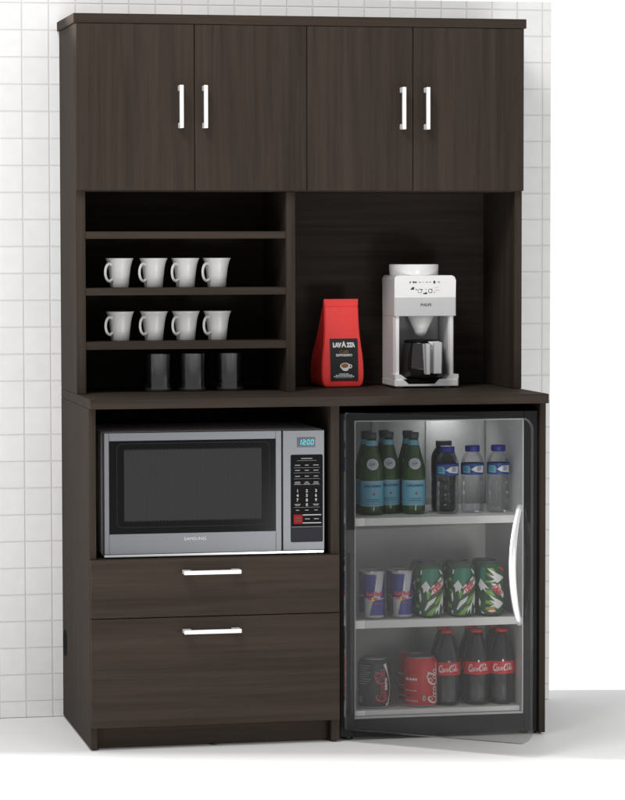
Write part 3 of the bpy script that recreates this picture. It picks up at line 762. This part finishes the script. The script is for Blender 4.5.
def make_slim(label, loc):
    t = thing('energy_drink_can', label, 'can', loc, 0, 'blue and silver energy drink cans')
    r, h = .0277, .1285
    b, rf = can_body(t, r, h, 'rbsilver', .86, .06)
    m = on_cyl(rf, .0004)
    def V(px, py):          # layout grid of the printed can front: bearing from the facing line, height
        u = max(-1.9, min(1.9, (px - 180) / 105.)); a = math.asin(max(-1, min(1, u))) if abs(u) <= 1 else math.copysign(PI / 2 + (abs(u) - 1) * 1.2, u)
        return (r * (a + FACE), h * (.035 + (515 - py) / 435. * .955))
    for da in (0, PI):
        sh_ = lambda p: [(u + r * da, v) for u, v in p]
        b.flat([sh_([V(40, 108), V(205, 108), V(172, 330), V(-10, 330)])], 'rbblue', m, .004)
        b.flat([sh_([V(168, 350), V(285, 335), V(330, 335), V(330, 492), V(134, 492)])], 'rbblue', m, .004)
    m2 = on_cyl(rf, .0008)
    tx = text_polys('Red Bull', .0150, 0, .0007, .0440)
    cx_, cz_ = V(176, 290); b.flat(xf(tx, cx_, cz_, .04), 'rbred', m2, .004)
    sx, sz = V(165, 340); b.flat([ellipse(sx, sz, .0056, .0056, 18)], 'yellow', m2, .004)
    m3 = on_cyl(rf, .0011)
    bull = [(0, .001), (.002, .0035), (.006, .0042), (.0105, .0035), (.0125, .0010), (.0125, -.003), (.011, -.003), (.0105, -.001), (.006, -.001), (.0045, -.0035), (.003, -.0035), (.003, -.0005), (.001, -.0008)]
    b.flat([[(sx + .0012 + x, sz + y) for x, y in bull]], 'rbred', m3, .004); b.flat([[(sx - .0012 - x, sz + y) for x, y in bull]], 'rbred', m3, .004)
    dx, dz = V(215, 378); b.flat([[(dx - .009, dz - .0008), (dx + .009, dz - .0008), (dx + .009, dz + .0008), (dx - .009, dz + .0008)]], 'rbred', m2, .004)
    b.build('body', t); tab(t, h)
    return t
zr = .3138
rb0 = make_slim('blue and silver energy drink can at the left end of the middle shelf', (.7690, -.490, zr))
copy_thing(rb0, 'blue and silver energy drink can in front, next to the green cans', (.8460, -.488, zr))
copy_thing(rb0, 'energy drink can in shade behind the one at the left end', (.7700, -.428, zr), .5)
copy_thing(rb0, 'energy drink can in shade behind the one next to the green cans', (.8470, -.426, zr), .4)

def make_dew(label, loc, kind):
    t = thing('soda_can', label, 'can', loc, 0, 'green soda cans')
    r, h = .0372, .1430
    b, rf = can_body(t, r, h, 'dgreen', .80, .09, 'dgreen')
    C0 = 205 if kind == 0 else 258
    def V(px, py, C0=C0):
        u = (px - C0) / 150.; a = math.asin(u) if abs(u) <= 1 else math.copysign(PI / 2, u)
        return (r * (a + FACE), h * (.02 + (712 - py) / 580. * .97))
    def art(polys, k, off):
        m = on_cyl(rf, off)
        b.flat([[V(*p) for p in q] for q in polys], k, m, .004, .01)
    def turned(polys, k, off, da):
        m = on_cyl(rf, off); b.flat([[(V(*p)[0] + r * da, V(*p)[1]) for p in q] for q in polys], k, m, .004, .01)
    if kind == 0:
        teal = [[(115, 345), (128, 200), (160, 178), (285, 178), (302, 290), (205, 372), (166, 310)]]
        white = [[(116, 372), (166, 308), (212, 385), (192, 410), (182, 458), (166, 420), (138, 448), (134, 400)],
                 [(148, 640), (186, 545), (275, 485), (252, 545), (205, 588), (165, 640)],
                 [(228, 662), (292, 600), (322, 520), (343, 450), (350, 540), (338, 610), (318, 560), (300, 700), (292, 630), (262, 690), (270, 632)],
                 [(92, 470), (112, 440), (118, 520), (106, 560)], [(300, 185), (318, 195), (342, 240), (325, 245)], [(112, 195), (126, 190), (118, 245), (106, 240)], [(98, 645), (118, 655), (112, 690), (100, 680)], [(340, 640), (352, 620), (350, 690), (338, 690)]]
        lime = [[(172, 455), (196, 420), (212, 450), (196, 515), (178, 520)], [(256, 562), (288, 500), (350, 420), (350, 470), (302, 545), (268, 588)], [(160, 702), (215, 640), (250, 606), (290, 590), (232, 700)], [(330, 290), (350, 270), (350, 320), (335, 325)], [(62, 300), (96, 285), (100, 320), (74, 330)], [(75, 410), (104, 420), (112, 445), (84, 440)], [(66, 560), (100, 590), (96, 625), (64, 610)]]
        leaf = [[(118, 640), (130, 520), (160, 440), (172, 520), (150, 600)], [(240, 400), (300, 330), (320, 265), (300, 270), (240, 340)], [(225, 695), (255, 660), (290, 640), (292, 690)], [(60, 350), (100, 350), (92, 400), (62, 390)], [(60, 470), (95, 490), (90, 545), (60, 540)]]
        art(teal, 'dteal', .0003); art(leaf, 'olive', .0004); art(lime, 'lime', .0005); art(white, 'canwhite', .0007)
        turned(teal, 'dteal', .0003, PI); turned(lime, 'lime', .0005, PI); turned(white, 'canwhite', .0007, PI)
        art([[(216, 472), (236, 388), (352, 292), (352, 345)]], 'canwhite', .0009); ang, lx, lz = .72, *V(288, 385); sz_ = .0190
        art([[(208, 410), (225, 372), (322, 268), (330, 300)]], 'canwhite', .0009); kx, kz = V(272, 336)
    else:
        white = [[(218, 180), (262, 200), (320, 240), (396, 295), (330, 352), (305, 332), (240, 335), (300, 312), (245, 262), (296, 268)],
                 [(238, 480), (290, 508), (335, 535), (396, 585), (336, 642), (302, 612), (246, 616), (300, 592), (250, 540), (306, 556)],
                 [(132, 372), (155, 298), (244, 416), (196, 400), (212, 458), (180, 415), (160, 440)], [(140, 520), (158, 560), (152, 620), (136, 580)], [(160, 660), (200, 690), (170, 692)]]
        lime = [[(218, 182), (280, 180), (320, 240), (268, 205)], [(205, 240), (250, 245), (300, 300), (240, 275)], [(205, 322), (300, 322), (300, 345), (205, 345)], [(190, 420), (262, 430), (312, 500), (262, 490), (216, 470)], [(205, 545), (250, 545), (300, 600), (205, 575)], [(205, 620), (310, 618), (310, 640), (205, 650)]]
        leaf = [[(205, 200), (260, 215), (290, 262), (205, 240)], [(205, 280), (290, 300), (300, 320), (205, 320)], [(150, 420), (200, 440), (190, 560), (160, 640), (158, 520)], [(215, 485), (260, 500), (300, 555), (215, 540)], [(205, 585), (290, 590), (300, 615), (205, 618)]]
        teal = [[(150, 290), (160, 180), (205, 178), (200, 350)]]
        art(teal, 'dteal', .0003); art(leaf, 'olive', .0004); art(lime, 'lime', .0005); art(white, 'canwhite', .0007)
        turned(lime, 'lime', .0005, PI); turned(white, 'canwhite', .0007, PI)
        art([[(262, 352), (312, 358), (406, 500), (388, 528)]], 'canwhite', .0009); ang, lx, lz = -.98, *V(338, 432); sz_ = .0185
        kx, kz = V(356, 388)
        art([[(338, 168), (356, 168), (402, 212), (386, 228)]], 'dewred', .0009)
        art([[(270 + 50 * math.cos(q * PI / 8), 660 + 22 * math.sin(q * PI / 8)) for q in range(16)]], 'dewred', .0009)
        art([[(270 + 38 * math.cos(q * PI / 8), 660 + 9 * math.sin(q * PI / 8)) for q in range(16)]], 'canwhite', .0011)
    m = on_cyl(rf, .0013)
    b.flat(xf(text_polys('DEW', sz_ * 1.35, .2, .0014, .0335), lx, lz, ang), 'dewred', m, .004)
    b.flat(xf(text_polys('Mtn', .0090, .2, .0006, .0150), kx, kz, ang), 'inkdark' if kind == 0 else 'canwhite', m, .004)
    b.build('body', t); tab(t, h)
    return t
dw0 = make_dew('green soda can with diagonal red logo, next to the energy drink cans', (.9225, -.480, zr), 0)
copy_thing(dw0, 'green soda can with diagonal red logo, middle of the three green ones', (1.0100, -.481, zr))
dw1 = make_dew('green soda can with white spiky crowns, beside the fridge door handle', (1.0885, -.483, zr), 1)
copy_thing(dw0, 'green soda can in shade, behind the one next to the energy drinks', (.9270, -.404, zr), -.3)
copy_thing(dw0, 'green soda can in shade, behind the middle green one', (1.0150, -.405, zr), -.3)
copy_thing(dw1, 'green soda can in shade, behind the one with white spiky crowns', (1.0930, -.407, zr), -.3)

def make_cola_can(label, loc, zero):
    t = thing('cola_can', label, 'can', loc, 0, None if zero else 'red cola cans')
    r, h = .0440, .1330
    b, rf = can_body(t, r, h, 'colablack' if zero else 'cola', .80, .11, 'rbsilver')
    m = on_cyl(rf, .0005); m2 = on_cyl(rf, .0009)
    def V(u, v): return (r * (math.asin(u) + FACE), h * v)          # u across the visible front, v up
    if zero:
        b.flat(xf(cursive_cola(.088), *V(.42, .48), PI / 2, 1, 1.25), 'zero', m2, .004, .01)
        b.flat(xf(text_polys('zero', .0150, 0, .0006, .034), *V(.70, .49), PI / 2), 'canwhite', m2, .004)
        b.flat(ribbon([V(.62, .90), V(.76, .74), V(.90, .54), V(.93, .42), V(.90, .26), V(.80, .10), V(.70, .07)], [.010, .004, .002, .003, .003, .005, .007]), 'canwhite', m, .004, .01)
        for q in range(9): zz = .86 - q * .045; b.flat([[V(-.86, zz), V(-.25 - .1 * (q % 3), zz), V(-.25 - .1 * (q % 3), zz + .012), V(-.86, zz + .012)]], 'midgrey', m, .004)
        b.flat([[V(-.95, .12), V(-.72, .12), V(-.72, .25), V(-.95, .25)]], 'ink', m, .004)
    else:
        b.flat(xf(cursive_cola(.092), *V(.74, .43), PI / 2, 1, 1.35), 'canwhite', m2, .004, .01)
        b.flat(ribbon([V(.88, .88), V(.965, .62), V(.985, .40), V(.96, .12)], [.003, .004, .003, .004]), 'canwhite', m, .004, .01)
        for q, (zz, k, hh) in enumerate(((.80, 'zero', .016), (.70, 'olive', .014), (.66, 'zero', .014), (.54, 'canwhite', .050), (.42, 'zero', .012), (.38, 'zero', .012), (.33, 'canwhite', .016), (.22, 'inkdark', .030), (.12, 'canwhite', .020))):
            u = -.88
            while u < -.28:
                l_ = random.uniform(.06, .16); b.flat([[V(u, zz), V(min(u + l_, -.2), zz), V(min(u + l_, -.2), zz + hh), V(u, zz + hh)]], k, m, .004); u += l_ + .05
        b.flat([ellipse(*V(.18, .19), .0042, .0068, 16)], 'canwhite', m, .003); b.flat([ellipse(*V(.18, .19), .0026, .0048, 14)], 'dteal', m2, .003)
    b.build('body', t); tab(t, h)
    return t
zc = .0743
make_cola_can('black cola can with pink vertical script at the left of the bottom shelf', (.7740, -.468, zc), True)
cc0 = make_cola_can('red cola can with white vertical script in front of a dark bottle', (.9010, -.470, zc), False)
copy_thing(cc0, 'red cola can in shade, just showing behind the front red can', (.9080, -.379, zc), -.4)

def make_cola_bottle(label, loc):
    t = thing('cola_bottle', label, 'bottle', loc, 0, 'dark cola bottles on the bottom fridge shelf')
    prof = [(.0280, 0), (.0315, .003), (.0325, .012), (.0318, .032), (.0312, .050), (.0325, .066), (.0352, .082), (.0358, .098), (.0352, .114), (.0325, .130), (.0270, .150), (.0215, .168), (.0172, .182), (.0150, .192)]
    rf = rfun(prof)
    b = MB(); b.lathe(prof, 'colabottle', n=40); b.build('body', t)
    b = MB(); b.lathe([(.0152, .1922), (.0164, .1930), (.0165, .1985), (.0150, .2005)], 'colalabel', n=28); b.build('cap', t)
    b = MB(); band(b, rf, .0006, .0825, .1165, 'colalabel')
    c = FACE * .0355 + .003
    b.flat(xf(cursive_cola(.054), c, .1000, 0, 1, 1.25), 'canwhite', on_cyl(rf, .0011), .004, .01)
    b.build('label', t)
    b = MB(); c = -.55 * .02
    b.flat([[(c - .0016, .160), (c + .0010, .160), (c + .0010, .181), (c - .0016, .181)]], 'canwhite', on_cyl(rf, .0006), .004, .01)
    b.bm.free()
    return t
cb0 = make_cola_bottle('dark cola bottle with red label, left one beside the red can', (.9740, -.470, zc))
copy_thing(cb0, 'dark cola bottle with red label, middle of the three in front', (1.0560, -.471, zc))
copy_thing(cb0, 'dark cola bottle with red label, nearest the right fridge wall', (1.1240, -.472, zc))
for lab, x in (('cola bottle in shade behind the left front cola bottle', .982), ('cola bottle in shade behind the middle front cola bottle', 1.0590), ('cola bottle in shade behind the front one near the right wall', 1.1240)):
    copy_thing(cb0, lab, (x, -.394, zc))

# ------------------------------------------------------------------ camera
cx, cy, cz, yaw, pit, roll, f = -1.00906835, -8.11341974, 1.33030907, .208354728, .0556144712, -.0015260264, 2965.40746
Fw = Vector((math.sin(yaw) * math.cos(pit), math.cos(yaw) * math.cos(pit), -math.sin(pit)))
R = Vector((math.cos(yaw), -math.sin(yaw), 0)); U = R.cross(Fw)
R2 = R * math.cos(roll) + U * math.sin(roll); U2 = U * math.cos(roll) - R * math.sin(roll)
cd = bpy.data.cameras.new('camera'); cam = bpy.data.objects.new('camera', cd); COL.objects.link(cam)
mw_ = Matrix((R2, U2, -Fw)).transposed().to_4x4(); mw_.translation = Vector((cx, cy, cz)); cam.matrix_world = mw_
cd.sensor_fit = 'VERTICAL'; cd.sensor_height = 24.; cd.lens = f / 800. * 24.; cd.clip_end = 200.
sc.camera = cam

# ------------------------------------------------------------------ light
w = bpy.data.worlds.new('World'); sc.world = w; w.use_nodes = True
nt = w.node_tree; n = nt.nodes; l = nt.links; bg = n['Background']
# studio surround: white cove behind, dimmer room in front, bright soft ceiling above
tc = n.new('ShaderNodeTexCoord'); sp = n.new('ShaderNodeSeparateXYZ'); l.new(tc.outputs['Generated'], sp.inputs[0])
WORLD_FRONT, WORLD_BACK, WORLD_TOP = .50, 1.06, .85
def smooth(sock, a, b_, lo, hi):
    q = n.new('ShaderNodeMapRange'); q.interpolation_type = 'SMOOTHSTEP'
    for k_, v_ in (('From Min', a), ('From Max', b_), ('To Min', lo), ('To Max', hi)): q.inputs[k_].default_value = v_
    l.new(sock, q.inputs[0]); return q.outputs[0]
mxy = n.new('ShaderNodeMath'); mxy.operation = 'MULTIPLY_ADD'; mxy.inputs[1].default_value = .24; l.new(sp.outputs['X'], mxy.inputs[0]); l.new(sp.outputs['Y'], mxy.inputs[2])
side = smooth(mxy.outputs[0], -.7, .45, WORLD_FRONT, WORLD_BACK); topf = smooth(sp.outputs['Z'], .35, .85, 0., 1.)
mx = n.new('ShaderNodeMix'); mx.data_type = 'FLOAT'; l.new(topf, mx.inputs['Factor']); l.new(side, mx.inputs['A']); mx.inputs['B'].default_value = WORLD_TOP
l.new(mx.outputs['Result'], bg.inputs['Strength']); bg.inputs['Color'].default_value = (1, 1, 1, 1)

def area(name, loc, target, size, power, col=(1, 1, 1), sy=None):
    d = bpy.data.lights.new(name, 'AREA'); d.energy = power; d.color = col; d.size = size
    if sy: d.shape = 'RECTANGLE'; d.size_y = sy
    o = bpy.data.objects.new(name, d); COL.objects.link(o); o.location = loc
    o.rotation_euler = (Vector(target) - Vector(loc)).to_track_quat('-Z', 'Y').to_euler(); return o
area('back_left_lamp', (-12., 2.65, 2.9), (.8, -.5, .1), .8, 7000, (1, .99, .97))
area('high_front_lamp', (-1.2, -2.7, 4.3), (.5, -.2, 1.3), 1.4, 100, (1, .985, .965))
area('low_front_lamp', (1.12, -2.4, .33), (.75, -.3, .75), .36, 11., (1, .99, .97))
area('fridge_lamp', (1.03, -.225, .832), (1.03, -.16, 0), .09, .17, (1, 1, 1))

sc.view_settings.view_transform = 'Standard'; sc.view_settings.look = 'None'; sc.view_settings.exposure = 0; sc.view_settings.gamma = 1
sc.cycles.use_denoising = True; sc.cycles.max_bounces = 10; sc.cycles.transparent_max_bounces = 24; sc.cycles.caustics_reflective = False; sc.cycles.caustics_refractive = False
